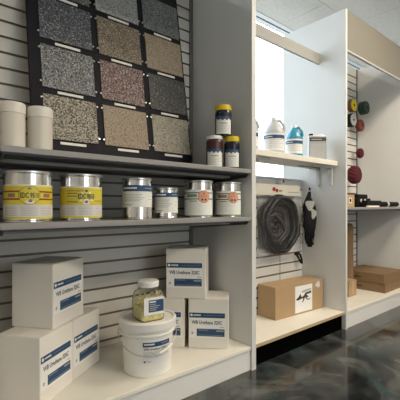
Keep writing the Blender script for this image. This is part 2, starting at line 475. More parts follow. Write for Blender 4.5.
# ------------------------------------------------------------------ grey metal shelves
def grey_shelf(x0, x1, zt, label, name='metal_shelf'):
    t = thing(name, label, 'shelf', ((x0+x1)/2, YB, zt), 0, 'grey metal slatwall shelves')
    w = (x1-x0)/2; dpt = YB-YF
    MB().box((-w, -dpt, -.024), (w, -.001, 0), 'shelf_grey').build('shelf_plate', t, bevel=.003)
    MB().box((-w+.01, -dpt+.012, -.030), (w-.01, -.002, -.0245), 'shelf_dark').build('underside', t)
    MB().box((-w+.03, -dpt+.14, -.046), (w-.03, -dpt+.23, -.0305), 'shelf_grey').build('stiffener', t, bevel=.003)
    for s in (-1, 1):
        xx = s*(w-.012)
        MB().prism([(-dpt+.01, -.0305), (-.001, -.0305), (-.001, -.085), (-.03, -.085), (-dpt+.03, -.045)], xx-.003, xx+.003, 'shelf_dark',
                   fn=lambda a, b, c: (c, a, b)).build('bracket', t)
    return t
grey_shelf(XL+.004, XA0-.004, ZU, 'upper grey metal shelf carrying the flake sample board and dark jars')
grey_shelf(XL+.004, XA0-.004, ZL, 'lower grey metal shelf carrying the row of six paint cans')
sh3 = thing('metal_shelf', 'grey metal shelf in the right bay with black tools on it', 'shelf', ((XB1+XC)/2, YB, .942), 0, 'grey metal slatwall shelves')
w = (XC-XB1)/2-.003
MB().box((-w, -(YB-YF)+.02, -.020), (w, -.001, 0), 'shelf_grey').build('shelf_plate', sh3, bevel=.003)
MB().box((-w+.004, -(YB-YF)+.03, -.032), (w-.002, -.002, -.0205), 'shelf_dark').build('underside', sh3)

# cream shelf on white brackets in the middle bay
SZ = 1.302
sc = thing('wooden_shelf', 'short cream painted wooden shelf on white brackets carrying two jugs and a tin', 'shelf', (0, 0, SZ))
MB().box((XA1+.002, 1.461, -.038), (XB0-.004, 1.72, 0), 'shelf_cream').build('shelf_board', sc, bevel=.003)
for xw, s in ((XA1, 1), (XB0, -1)):
    for y in (1.515, 1.63):
        mb = MB()
        a, b = sorted((xw+s*.001, xw+s*.020))
        mb.box((a, y-.012, -.185), (b, y+.012, -.0385), 'bracket_white')
        a, b = sorted((xw+s*.0205, xw+s*.27))
        mb.box((a, y-.016, -.052), (b, y+.016, -.0385), 'bracket_white')
        mb.build('bracket', sc, bevel=.004)

# ------------------------------------------------------------------ flake sample board
bz = 1.1650; by = 1.745; lean = math.atan(.155)
bd = thing('sample_board', 'large black board of speckled flake floor samples leaning on upper shelf', 'sample board', (.945, by, bz))
bd.rotation_euler = (-lean, 0, 0)
cl = 1/math.cos(lean)
MB().box((-.47, 0, 0), (.47, .014, 1.235), 'board_black').build('backing_board', bd, bevel=.003)
zrows = [(2.024, 0), (1.772, 1), (1.52, 2), (1.268, 3)]
for ci, x in enumerate((.530, .833, 1.136)):
    for z, ri in zrows:
        lx = x-.945; lz = (z-bz)*cl; sw, shh = .265, .218*cl
        s = MB().box((lx, -.006, lz), (lx+sw, -.0003, lz+shh), 'flake_%d_%d' % (ci, ri)).build('flake_sample', bd, bevel=.001)
        MB().box((lx+.072, -.0025, lz-.022), (lx+.072+.128, -.0003, lz-.0095), 'strip_white').build('name_strip', s)
        for px in (-.006, sw+.006):
            for pz in (.028, shh-.02):
                MB().lathe([(.0055, 0), (.0055, .006), (.0035, .0075)], 'pin_silver', 10, axis='y', o=(lx+px, -.0003, lz+pz)).build('mounting_pin', s)

# ------------------------------------------------------------------ white cartons
BW, BD, BH = .228, .205, .283
def carton(loc, rz, label):
    """local: label face at y=0 facing -y, x 0..BW, body behind"""
    t = thing('product_carton', label, 'cardboard box', loc, rz, 'white urethane cartons')
    MB().box((0, 0, 0), (BW, BD, BH-.003), 'carton_white').build('carton_body', t, bevel=.003)
    for a, b in ((.001, BD/2-.0008), (BD/2+.0008, BD-.001)):
        MB().box((.001, a, BH-.003), (BW-.001, b, BH), 'carton_white').build('top_flap', t, bevel=.001)
    mp = planemap((0, 0, 0), (1, 0, 0), (0, 0, 1), (0, -1, 0))
    m = MB(); q = lambda u: u*BW; r_ = lambda v: (1-v)*BH
    m.rect(mp, q(.02), r_(.79), q(.93), r_(.27), 'carton_label', .0006)
    m.rect(mp, q(.025), r_(.385), q(.915), r_(.285), 'label_blue', .0010)
    m.rect(mp, q(.21), r_(.755), q(.905), r_(.605), 'label_blue', .0010)
    m.text(mp, 'WB Urethane 320C', q(.085), r_(.515), q(.845), r_(.44), 'label_ink', .0012)
    # wave emblem and reversed lettering lines on the blue bands
    m.poly(mp, [(q(.045), r_(.335)), (q(.06), r_(.305)), (q(.09), r_(.31)), (q(.115), r_(.335)), (q(.09), r_(.36)), (q(.06), r_(.358))], 'label_white', .0013)
    m.rect(mp, q(.13), r_(.345), q(.31), r_(.322), 'label_white', .0013)
    for k in range(9): m.rect(mp, q(.40+k*.055), r_(.338), q(.425+k*.055), r_(.330), 'label_grey', .0013)
    m.rect(mp, q(.25), r_(.635), q(.50), r_(.625), 'label_grey', .0013)
    m.rect(mp, q(.70), r_(.655), q(.885), r_(.63), 'label_grey', .0013)
    m.rect(mp, q(.25), r_(.735), q(.86), r_(.728), 'label_grey', .0013)
    m.rect(mp, q(.79), r_(.575), q(.90), r_(.562), 'label_grey', .0013)
    m.poly(mp, [(q(.07), r_(.705)), (q(.095), r_(.66)), (q(.13), r_(.69)), (q(.115), r_(.72)), (q(.085), r_(.725))], 'label_grey', .0013)
    m.build('carton_label', t)
    return t
GC = 'white urethane cartons'
ZC = ZD+.0005
c1 = carton((.438, 1.517, ZC), R(36), 'white carton with blue bands, nearest of the left stack, cut by the frame')
cb = dup(c1, (.626, 1.657, ZC), R(34.5), 'white carton on the base just behind the nearest left carton, before the slatwall')
cu = dup(c1, (.512, 1.590, ZC+BH*.985+.0005), R(37), 'white carton sitting on top of the left pair of cartons')
cu.scale = (1.07, 1, .985)
dup(c1, (1.278, 1.622, ZC), R(-46), 'white carton at bottom right of the right stack, fully seen label')
dup(c1, (1.100, 1.800, ZC), R(-45.5), 'white carton half hidden behind the white pail, under the upper carton')
dup(c1, (1.185, 1.712, ZC+BH+.0005), R(-46), 'white carton on top of the right stack beside the side panel')

c1.scale = (1, 1, .985); cb.scale = (1, 1, .985)

# ------------------------------------------------------------------ paint cans on the lower shelf
def can_base(label, x, y, rad, hgt, group='paint cans on lower shelf'):
    t = thing('paint_can', label, 'paint can', (x, y, ZL+.0005), 0, group)
    MB().lathe([(rad*.97, 0), (rad, .002), (rad, .006), (rad*.965, .009), (rad*.965, hgt-.012), (rad*.97, hgt-.010)], 'tin_metal', 48).build('can_body', t)
    MB().lathe([(rad*.97, hgt-.010), (rad*1.02, hgt-.008), (rad*1.02, hgt-.002), (rad*.985, hgt), (rad*.90, hgt-.001), (rad*.88, hgt-.007), (rad*.78, hgt-.007),
                (rad*.76, hgt-.003), (.001, hgt-.003)], 'tin_lid', 48, cap0=False, cap1=False).build('can_lid', t)
    return t, math.atan2(-y, -x), rad*.968
def arc(m, mp, u0, v0, u1, v1, mm, lift): m.rect(mp, u0, v0, u1, v1, mm, lift, max(2, int(abs(u1-u0)/.008)))

def yellow_can(label, x, y, rad, hgt, text, oval, turn):
    t, a0, rr = can_base(label, x, y, rad, hgt)
    mp = cylmap(rr, a0+turn/rr); m = MB(); L = PI*rr
    arc(m, mp, -L, .012, L, hgt-.052, 'label_yellow', .0005)
    arc(m, mp, -L, .012, L, .020, 'label_yellow', .0008)
    arc(m, mp, -L, .020, L, .065, 'label_text_panel', .0009)
    arc(m, mp, -L, hgt-.058, L, hgt-.052, 'label_pale_yellow', .0009)
    for k in range(6):
        for s_ in (-1, 0, 1):
            arc(m, mp, s_*.07-.030, .026+k*.006, s_*.07+.028-.006*(k % 2), .0275+k*.006, 'label_grey', .0012)
    cz = .100
    if oval:
        for v in (.083, .111): arc(m, mp, -L, v, L, v+.006, 'label_red', .0010)
        for s_ in (-1, 1): arc(m, mp, s_*.066-.016, .093, s_*.066+.016, .107, 'label_brown', .0009)
        m.disc(mp, 0, cz, .038, .034, 'label_brown', .0014); m.disc(mp, 0, cz, .036, .032, 'label_yellow', .0017)
        m.disc(mp, 0, cz-.024, .016, .008, 'label_white', .0020); m.disc(mp, .003, cz-.020, .007, .006, 'label_brown', .0022)
        m.disc(mp, 0, cz+.025, .007, .004, 'label_brown', .0020)
    else:
        arc(m, mp, -.082, .120, -.012, .124, 'label_brown', .0010)
        for v in (.075, .098, .109): arc(m, mp, -.080, v, -.034, v+.005, 'label_brown', .0010)
        for k in range(9):
            a = k*PI*2/9+.2
            m.poly(mp, [(.02*math.cos(a-.25), cz-.004+.02*math.sin(a-.25)), (.036*math.cos(a), cz-.004+.034*math.sin(a)), (.02*math.cos(a+.25), cz-.004+.02*math.sin(a+.25))], 'label_pale_yellow', .0012)
        m.disc(mp, 0, cz-.022, .012, .011, 'label_white', .0020); m.disc(mp, 0, cz-.022, .008, .006, 'label_brown', .0022)
        m.disc(mp, 0, cz+.022, .006, .004, 'label_dark', .0020)
        arc(m, mp, .036, .08, .08, .083, 'label_brown', .0010)
    m.text(mp, text, -.032, cz-.010, .033, cz+.010, 'label_dark', .0024)
    m.build('can_label', t)
yellow_can('yellow labelled paint can with two red stripes and an oval badge, leftmost on lower shelf', .391, 1.50, .0890, .192, 'EDC 9510', True, .004)
yellow_can('yellow labelled paint can without red stripes, second from left on lower shelf', .601, 1.50, .0875, .192, 'EDC 9510', False, .020)

def blue_can(label, x, y, rad, hgt, v0, v1, b0, b1, half):
    t, a0, rr = can_base(label, x, y, rad, hgt)
    mp = cylmap(rr, a0+.06); m = MB()
    arc(m, mp, -half, v0, half, v1, 'label_cream', .0006)
    arc(m, mp, -half*.86, b0, half*.97, b1, 'label_blue', .0010)
    mid = (b0+b1)/2
    arc(m, mp, -half*.78, mid-.003, -half*.05, mid+.004, 'label_white', .0013)
    arc(m, mp, half*.35, mid-.001, half*.9, mid+.002, 'label_grey', .0013)
    for k in range(5):
        v = v0+.028+k*(b0-v0-.036)/5
        arc(m, mp, -half*.86, v, half*(.1+.12*(k % 3)), v+.002, 'label_grey', .0010)
        if k % 2: arc(m, mp, half*.55, v, half*.8, v+.002, 'label_grey', .0010)
    m.disc(mp, -half*.8, v0+.012, .004, .004, 'label_ink', .0012, 8)
    arc(m, mp, -half*.65, v0+.009, -half*.3, v0+.013, 'label_grey', .0010)
    m.build('can_label', t)
blue_can('tall bare metal can with white label and blue band, third on lower shelf', .866, 1.49, .0718, .190, .056, .152, .128, .156, .095)
blue_can('short bare metal can with white label and blue band, beside the taller one', 1.052, 1.52, .0620, .154, .028, .128, .106, .128, .078)

def salmon_can(label, x, y, rad, hgt, bar):
    t, a0, rr = can_base(label, x, y, rad, hgt)
    mp = cylmap(rr, a0); m = MB(); L = PI*rr
    arc(m, mp, -L, .012, L, .145, 'label_cream', .0005)
    arc(m, mp, -L, .009, L, .014, 'label_green', .0008)
    arc(m, mp, -L, .128, .010, .133, 'label_dark', .0009); arc(m, mp, -L, .096, .010, .101, 'label_dark', .0009)
    arc(m, mp, .05, .128, L, .133, 'label_dark', .0009); arc(m, mp, .05, .096, L, .101, 'label_dark', .0009)
    arc(m, mp, -.066, .108, -.008, .124, bar, .0009)
    for k in range(6): arc(m, mp, -.066, .030+k*.010, .02-.012*(k % 3), .0325+k*.010, 'label_text_panel', .0009)
    arc(m, mp, -.050, .085, -.006, .090, 'label_green', .0010)
    c = .030
    m.disc(mp, c, .110, .033, .033, 'label_brown', .0012, 28); m.disc(mp, c, .110, .031, .031, 'label_salmon', .0015, 28)
    m.disc(mp, c-.009, .095, .006, .006, 'label_dark', .0018, 10); m.disc(mp, c+.008, .095, .006, .006, 'label_dark', .0018, 10)
    arc(m, mp, c-.017, .112, c+.017, .115, 'label_brown', .0018)
    arc(m, mp, c-.005, .122, c+.005, .132, 'label_brown', .0018)
    m.build('can_label', t)
salmon_can('cream labelled can with salmon disc and green bar, fifth on lower shelf', 1.25, 1.50, .0785, .197, 'label_green')
salmon_can('cream labelled can with salmon disc and brown bar, rightmost on lower shelf', 1.466, 1.49, .0745, .197, 'label_brown')

# ------------------------------------------------------------------ jars and tubs on the upper shelf
def dark_jar(label, x, y, z, rad, hgt, body, lid, lidh):
    t = thing('pigment_jar', label, 'jar', (x, y, z), 0, 'dark pigment jars')
    zz = hgt-lidh
    MB().lathe([(rad*.93, 0), (rad, .006), (rad, zz-.014), (rad*.93, zz-.004), (rad*.9, zz)], body, 36).build('jar_body', t)
    MB().lathe([(rad*.93, zz), (rad*.97, zz+.002), (rad*.97, hgt-.004), (rad*.92, hgt), (.001, hgt)], lid, 36, cap1=False).build('lid', t)
    mp = cylmap(rad, math.atan2(-y, -x)+.05); m = MB(); hw = rad*1.02
    arc(m, mp, -hw, .012, hw, .105, 'label_cream', .0006)
    for k in range(8):      # dark drip edge at the head of the label
        u = -hw+hw*2*k/8; dd = (.010, .016, .012, .019, .013, .018, .010, .015)[k]
        arc(m, mp, u, .108-dd, u+hw/4, .112, 'label_blue', .0010)
    for k in range(5): arc(m, mp, -hw*.7, .022+k*.009, hw*(.7-.25*(k % 2)), .0235+k*.009, 'label_grey', .0010)
    arc(m, mp, -hw*.5, .070, hw*.45, .074, 'label_brown', .0010)
    m.build('jar_label', t)
JZ = ZU+.0005
dark_jar('maroon jar with white lid on the upper shelf, left of the pair', 1.405, 1.54, JZ, .0488, .188, 'jar_maroon', 'lid_white', .020)
dark_jar('dark jar with yellow lid on the upper shelf, standing directly on it', 1.494, 1.488, JZ, .0452, .188, 'jar_navy', 'lid_yellow', .030)
dark_jar('dark jar with yellow lid stacked on top of the two lower jars', 1.456, 1.52, JZ+.1885, .0485, .180, 'jar_navy', 'lid_yellow', .030)
def tub(label, x, y, rad, hgt):
    t = thing('plastic_tub', label, 'plastic tub', (x, y, JZ), 0, 'blank white tubs')
    MB().lathe([(rad*.94, 0), (rad, .005), (rad, hgt-.045), (rad*.985, hgt-.043)], 'tub_plastic', 40).build('tub_body', t)
    MB().lathe([(rad*.97, hgt-.043), (rad*1.03, hgt-.041), (rad*1.03, hgt-.012), (rad*1.0, hgt-.003), (rad*.92, hgt), (.001, hgt+.001)], 'tub_lid', 40, cap0=False, cap1=False).build('lid', t)
tub('blank off-white plastic tub on upper shelf at the left frame edge', .341, 1.52, .0436, .180)
tub('blank off-white plastic tub on upper shelf, right one against the sample board', .4405, 1.52, .0462, .178)

# ------------------------------------------------------------------ white pail with jar
pa = (.965, 1.556)
t = thing('plastic_pail', 'white plastic pail with lid and wire handle on the base', 'bucket', (*pa, ZC))
RT, RB, PH = .139, .117, .260
a0 = math.atan2(-pa[1], -pa[0])
MB().lathe([(RB-.004, 0), (RB, .004), (RT-.012, PH-.068), (RT-.004, PH-.066), (RT-.004, PH-.060), (RT-.010, PH-.058), (RT-.008, PH-.028)], 'pail_white', 56).build('pail_body', t)
MB().lathe([(RT-.006, PH-.040), (RT+.002, PH-.038), (RT+.004, PH-.004), (RT+.001, PH), (RT-.010, PH+.001), (RT-.016, PH-.006), (.001, PH-.006)], 'pail_white', 56, cap0=False, cap1=False).build('lid', t)
# bail hanging down over the front
ex = Vector((math.cos(a0+PI/2), math.sin(a0+PI/2), 0)); ef = Vector((math.cos(a0), math.sin(a0), 0))
pts = []
for i in range(25):
    th = PI*i/24
    pts.append(ex*(-(RT+.006)*math.cos(th))*1.0 + ef*((RT+.012)*math.sin(th)*.98) + Vector((0, 0, PH-.060-.085*math.sin(th))))
hd = MB().tube(pts, .0022, 'wire', 8).build('bail_handle', t)
tilt = Matrix.Rotation(0, 3, 'Z')
gm = MB().tube(pts[15:20], .007, 'pail_white', 10).build('grip', hd)
for s_ in (-1, 1):
    p = ex*s_*(RT-.006)
    MB().lathe([(.013, -.010), (.013, .010)], 'pail_white', 16, axis='x', o=(0, 0, 0)).build('handle_ear', t, loc=(p.x, p.y, PH-.060), rz=math.atan2(p.y, p.x))
mp0 = lambda u, v, l: (lambda rr: ((rr+l)*math.cos(a0+.30+u/.125), (rr+l)*math.sin(a0+.30+u/.125), v))(RB+(RT-.012-RB)*v/(PH-.068))
m = MB()
arc(m, mp0, -.062, .062, .085, .172, 'label_white', .0008)
arc(m, mp0, -.060, .148, .083, .170, 'label_blue', .0012)
arc(m, mp0, -.054, .157, -.005, .164, 'label_white', .0015); arc(m, mp0, .03, .158, .07, .161, 'label_grey', .0015)
m.text(mp0, 'WB Urethane 320C', -.056, .132, .06, .143, 'label_ink', .0014)
for k in range(5): arc(m, mp0, -.058, .098+k*.006, .01+.012*(k % 3), .0998+k*.006, 'label_grey', .0012)
arc(m, mp0, .02, .100, .080, .126, 'label_text_panel', .0012)
m.disc(mp0, -.052, .078, .005, .005, 'label_ink', .0014, 8); arc(m, mp0, -.043, .076, -.02, .080, 'label_grey', .0012)
m.build('pail_label', t)

def rsq(hw, r, n=6, z=0):
    out = []
    for cx, cy, a in ((hw-r, hw-r, 0), (-hw+r, hw-r, PI/2), (-hw+r, -hw+r, PI), (hw-r, -hw+r, 3*PI/2)):
        for i in range(n+1):
            t_ = a+PI/2*i/n; out.append((cx+r*math.cos(t_), cy+r*math.sin(t_)))
    return out
def loft(mb, rings, m, cap0=True, cap1=True):
    """rings: list of (half width, corner radius, z)"""
    n = None; vs = []
    for hw, r, z in rings:
        p = rsq(hw, r); n = len(p); vs += [(x, y, z) for x, y in p]
    for j in range(len(rings)-1):
        mb.add(vs[j*n:(j+2)*n], [(i, (i+1) % n, n+(i+1) % n, n+i) for i in range(n)], m, True)
    if cap0: mb.add(vs[:n], [tuple(range(n))[::-1]], m)
    if cap1: mb.add(vs[-n:], [tuple(range(n))], m)
    return mb
jr = thing('clear_jar', 'clear square jar of yellowish beads with white lid standing on the pail', 'jar', (.955, 1.535, ZC+PH-.0055), R(-8))
JW = .064
loft(MB(), [(JW-.006, .018, 0), (JW, .020, .008), (JW, .020, .112), (JW-.006, .030, .134), (.047, .046, .150), (.046, .0455, .160)], 'jar_clear', True, False).build('jar_body', jr)
MB().lathe([(.048, .160), (.0525, .161), (.0525, .184), (.050, .188), (.001, .188)], 'lid_white', 40, cap1=False).build('lid', jr)
# bead fill: lumpy solid inside the jar
mb = loft(MB(), [(JW-.010, .016, .003), (JW-.004, .018, .012), (JW-.004, .018, .070), (JW-.006, .018, .072)], 'bead_yellow')
rnd = random.Random(3)
for i in range(260):
    x = rnd.uniform(-JW+.013, JW-.013); y = rnd.choice((-1, 1))*(JW-.010) if rnd.random() < .5 else rnd.uniform(-JW+.013, JW-.013)
    if rnd.random() < .5: x, y = y, x
    z = rnd.uniform(.012, .112); r_ = rnd.uniform(.005, .0085)
    vs = [(x+r_, y, z), (x-r_, y, z), (x, y+r_, z), (x, y-r_, z), (x, y, z+r_), (x, y, z-r_)]
    lim = JW-.0035
    vs = [(max(-lim, min(lim, a)), max(-lim, min(lim, b)), c) for a, b, c in vs]
    mb.add(vs, [(0, 2, 4), (2, 1, 4), (1, 3, 4), (3, 0, 4), (2, 0, 5), (1, 2, 5), (3, 1, 5), (0, 3, 5)], 'bead_yellow')
o = mb.build('bead_fill', jr); o['kind'] = 'stuff'
mp = planemap((0, -JW, 0), (1, 0, 0), (0, 0, 1), (0, -1, 0)); m = MB()
m.rect(mp, -.050, .034, .056, .116, 'label_white', .0008); m.rect(mp, -.026, .046, .053, .104, 'label_blue', .0012)
for k in range(4): m.rect(mp, -.020, .054+k*.009, .012+.01*(k % 3), .058+k*.009, 'label_grey', .0015)
m.rect(mp, -.022, .092, .012, .098, 'label_white', .0015)
m.build('jar_label', jr)

# ------------------------------------------------------------------ middle bay: jugs, tin, hanging goods, carton
def jug(label, px_az, y, rad, hgt, body, cap, lab):
    x = y*math.tan(px_az)
    t = thing('plastic_jug', label, 'jug', (x, y, SZ+.0005), 0, 'jugs on the cream shelf')
    sh = hgt*.56
    MB().lathe([(rad*.93, 0), (rad, .006), (rad, sh), (rad*.93, sh+hgt*.07), (rad*.70, sh+hgt*.19), (rad*.40, sh+hgt*.30), (rad*.27, sh+hgt*.355), (rad*.27, hgt-.018)], body, 36).build('jug_body', t)
    MB().lathe([(rad*.30, hgt-.022), (rad*.30, hgt), (.001, hgt)], cap, 24, cap1=False).build('cap', t)
    a = math.atan2(-y, -x)+PI*.5     # handle on the right
    e = Vector((math.cos(a), math.sin(a), 0)); Z = Vector((0, 0, 1))
    MB().tube([e*rad*.24+Z*(hgt*.90), e*rad*.55+Z*(hgt*.91), e*rad*.86+Z*(hgt*.80), e*rad*.95+Z*(hgt*.66), e*rad*.88+Z*(hgt*.58)], [.010]*5, body, 10).build('handle', t)
    mp = cylmap(rad, math.atan2(-y, -x)); m = MB(); hw = rad*1.25
    arc(m, mp, -hw, .025, hw, sh-.004, 'label_white', .0007)
    arc(m, mp, -hw*.95, sh-.040, hw*.98, sh-.016, lab, .0011)
    arc(m, mp, -hw*.7, sh-.030, -hw*.1, sh-.025, 'label_white', .0014)
    for k in range(5): arc(m, mp, -hw*.8, .045+k*.013, hw*(.7-.3*(k % 2)), .047+k*.013, 'label_grey', .0011)
    m.build('jug_label', t)
az = lambda px: YAW+math.atan((px-200)/360.5)
jug('translucent white gallon jug with blue label band on the cream shelf', az(274), 1.585, .0730, .262, 'jug_clear', 'jug_cap', 'label_blue')
jug('blue jug with white label on the cream shelf beside the white one', az(294), 1.575, .0620, .240, 'jug_blue', 'jug_cap', 'label_blue')
jug('translucent jug mostly hidden behind the side panel edge on cream shelf', az(248.5), 1.57, .0650, .225, 'jug_clear', 'jug_cap', 'label_blue')
x = 1.575*math.tan(az(316.2))
t = thing('solvent_tin', 'grey rectangular metal tin with dark band at right end of cream shelf', 'tin', (x, 1.575, SZ+.0005), R(-42))
MB().box((-.067, -.045, 0), (.067, .045, .190), 'tin_grey').build('tin_body', t, bevel=.006)
MB().box((-.062, -.040, .190), (.062, .040, .194), 'tin_lid').build('top_plate', t, bevel=.002)
MB().lathe([(.017, .194), (.017, .212), (.015, .214)], 'rubber_black', 20, c=(-.040, 0)).build('cap', t)
MB().tube([(-.005, 0, .194), (0, 0, .208), (.025, 0, .210), (.048, 0, .206), (.052, 0, .194)], .004, 'tin_lid', 8).build('handle', t)
mp = planemap((0, -.045, 0), (1, 0, 0), (0, 0, 1), (0, -1, 0)); m = MB()
m.rect(mp, -.064, .150, .064, .178, 'label_dark', .0008); m.rect(mp, -.05, .160, .03, .167, 'label_grey', .0011)
m.rect(mp, -.060, .012, .060, .134, 'tin_label', .0008)
for k in range(6): m.rect(mp, -.05, .030+k*.015, .045-.02*(k % 3), .034+k*.015, 'label_grey', .0011)
m.rect(mp, -.064, .138, .064, .146, 'label_grey', .0008)
m.build('tin_label', t)

# slatwall pegs
def peg(label, x, y, z, ln=.11, tip='red_bright'):
    t = thing('slatwall_hook', label, 'hook', (x, y, z))
    MB().tube([(0, 0, -.003), (0, -.01, 0), (0, -ln, 0), (0, -ln-.012, .012)], .0032, 'wire', 8).build('prong', t)
    MB().box((-.012, -.004, -.016), (.012, -.0002, .012), 'wire').build('back_plate', t)
    MB().box((-.011, -ln-.015, -.006), (.011, -ln-.0125, .018), tip).build('price_tab', t)
    return t
peg('wire hook with red tab holding up the bagged hose coil', 2.30, YS2, 1.140, .05)
peg('wire hook at the right end of the low slatwall holding the black gloves', 2.572, YS2, 1.085, .105, 'rubber_black')

# bagged hose coil
bx, bzc = 2.215, .812
t = thing('bagged_hose', 'dark coiled hose in a clear plastic bag hanging on the low slatwall', 'hose', (bx, 1.70, bzc))
m = MB()
for rr, yy, mm, rt in ((.208, .0, 'hose_dark', .022), (.196, -.034, 'hose_dark', .019), (.182, .020, 'hose_dark', .021), (.172, -.012, 'hose_dark', .018), (.155, .030, 'hose_dark', .020),
                       (.132, .036, 'hose_brown', .018), (.108, .042, 'hose_dark', .018), (.084, .046, 'hose_brown', .018), (.058, .048, 'hose_dark', .018), (.030, .048, 'hose_dark', .018)):
    m.tube([(rr*.94*math.cos(2*PI*i/48), yy+.006*math.sin(5*2*PI*i/48), rr*math.sin(2*PI*i/48)) for i in range(48)], rt, mm, 10, True)
m.build('hose_coil', t)
m = MB().tube([(-.085, .035, .06), (-.03, .02, .075), (.05, .015, .02), (.09, .02, -.05)], [.010, .014, .014, .010], 'hose_brown', 10)
m.build('hose_end', t)
# wrinkled film pillow
m = MB(); nx, nz = 26, 28; rnd = random.Random(11)
def film(i, j, front):
    u = i/nx*2-1; v = j/nz*2-1
    e = max(0, (1-u**4))*max(0, (1-v**4))
    bul = .050*e**.5
    wr = .006*math.sin(7*u+3*v*v)*math.sin(5*v-2*u)*e + .004*rnd.uniform(-1, 1)*e
    x = .015+u*.262*(1+.02*math.sin(6*v)); z = v*.222+.004*math.sin(9*u)*(1 if abs(v) > .9 else 0)
    return (x, (-bul-.010+wr) if front else min(.075, bul+.03*e+.004), z-.005)
for front in (True, False):
    vs = [film(i, j, front) for j in range(nz+1) for i in range(nx+1)]
    m.add(vs, [(j*(nx+1)+i, j*(nx+1)+i+1, (j+1)*(nx+1)+i+1, (j+1)*(nx+1)+i) for j in range(nz) for i in range(nx)], 'bag_film' if front else 'bag_back', True)
m.build('plastic_bag', t)
m = MB().box((-.28, .028, .222), (.305, .034, .305), 'card_cream')
mpc = planemap((.04, .028, -.038), (1, 0, 0), (0, 0, 1), (0, -1, 0))
m.disc(mpc, -.07, .305, .020, .016, 'red_bright', .0008, 12); m.disc(mpc, -.035, .296, .017, .014, 'label_red', .0008, 12)
m.rect(mpc, -.012, .290, .03, .300, 'label_brown', .0008); m.rect(mpc, .10, .285, .25, .290, 'label_grey', .0008)
m.build('header_card', t)

# black gloves pack hanging by the panel
t = thing('glove_pack', 'black gloves with pale patches hanging beside the bagged hose', 'gloves', (2.566, 1.672, 1.05), R(-36))
mb = MB()
prof = [(.02, .010, .008), (-.03, .022, .012), (-.08, .050, .022), (-.15, .063, .030), (-.22, .064, .030), (-.29, .046, .026), (-.36, .034, .020), (-.43, .018, .012)]
n = 16; vs = []
for z, rx, ry in prof:
    for k in range(n):
        a = 2*PI*k/n; vs.append((rx*math.cos(a)+.006*math.sin(z*40), ry*math.sin(a), z))
for j in range(len(prof)-1):
    mb.add(vs[j*n:(j+2)*n], [(i, (i+1) % n, n+(i+1) % n, n+i) for i in range(n)], 'rubber_black', True)
mb.add(vs[:n], [tuple(range(n))], 'rubber_black'); mb.add(vs[-n:], [tuple(range(n))[::-1]], 'rubber_black')
mb.build('glove', t)
for k, (x, z, r1, r2) in enumerate(((-.004, -.090, .034, .040), (.026, -.160, .022, .038))):
    m = MB(); vv = []
    for q in range(14):
        a = 2*PI*q/14; f_ = 1+.18*math.sin(3*a+k)
        vv.append((x+r1*f_*math.cos(a), -.030-.002*k-.004*math.cos(a), z+r2*f_*math.sin(a)))
    m.add(vv+[(a, b+.022, c) for a, b, c in vv], [tuple(range(14))]+[(i, (i+1) % 14, 14+(i+1) % 14, 14+i) for i in range(14)], 'pale_patch')
    m.build('cuff_patch', t)
fm = []
for k in range(4):
    MB().tube([(-.03+k*.02, -.012, -.26), (-.034+k*.021, -.020, -.33), (-.026+k*.017, -.016, -.40-.012*(k % 2))], [.012, .011, .008], 'rubber_black', 10).build('finger', t)
# black hook clip under the bag
t = thing('black_clip', 'small black clip hook on the low slatwall under the hose bag', 'clip', (2.56, YS2, .555))
MB().box((-.030, -.010, -.012), (.035, -.0003, .012), 'rubber_black').build('clip_plate', t, bevel=.003)
MB().tube([(-.02, -.012, 0), (-.028, -.04, -.03), (-.018, -.055, -.065), (.006, -.05, -.075), (.03, -.03, -.045), (.034, -.012, -.005)], .009, 'rubber_black', 8).build('clip_loop', t)

# kraft carton with logo sheet
ang = math.atan2(1.594-1.628, 2.614-2.056)
t = thing('shipping_carton', 'brown cardboard carton with white logo sheet on the middle bay base', 'cardboard box', (2.050, 1.608, ZC), ang)
L_, D_, H_ = .560, .170, .232
MB().box((0, 0, 0), (L_, D_, H_-.003), 'kraft').build('carton_body', t, bevel=.003)
for a, b in ((.001, D_/2-.001), (D_/2+.001, D_-.001)): MB().box((.001, a, H_-.003), (L_-.001, b, H_), 'kraft').build('top_flap', t, bevel=.001)
mp = planemap((0, 0, 0), (1, 0, 0), (0, 0, 1), (0, -1, 0)); m = MB()
u0, u1, v0, v1 = .215, .420, .012, .212
m.rect(mp, u0, v0, u1, v1, 'label_white', .0008)
U = lambda a: u0+(u1-u0)*a; V = lambda b: v0+(v1-v0)*b
m.poly(mp, [(U(.05), V(.52)), (U(.18), V(.58)), (U(.30), V(.70)), (U(.34), V(.60)), (U(.46), V(.52)), (U(.34), V(.50)), (U(.22), V(.47)), (U(.10), V(.47))], 'label_dark', .0012)
m.poly(mp, [(U(.40), V(.56)), (U(.52), V(.62)), (U(.58), V(.70)), (U(.66), V(.62)), (U(.80), V(.50)), (U(.70), V(.52)), (U(.62), V(.46)), (U(.58), V(.54)), (U(.46), V(.38)), (U(.38), V(.34)), (U(.46), V(.48))], 'label_dark', .0012)
m.poly(mp, [(U(.62), V(.50)), (U(.76), V(.44)), (U(.92), V(.46)), (U(.80), V(.40)), (U(.68), V(.42))], 'label_dark', .0012)
m.poly(mp, [(U(.55), V(.70)), (U(.95), V(.74)), (U(.93), V(.65)), (U(.64), V(.63))], 'label_ink', .0013)
m.poly(mp, [(U(.34), V(.78)), (U(.62), V(.82)), (U(.94), V(.83)), (U(.94), V(.77)), (U(.60), V(.74)), (U(.40), V(.72))], 'label_grey', .0012)
m.build('logo_sheet', t)
m = MB().poly(mp, [(.455, .188), (.475, .215), (.515, .222), (.520, .178), (.500, .168)], 'label_text_panel', .0008)
m.build('shipping_sticker', t)

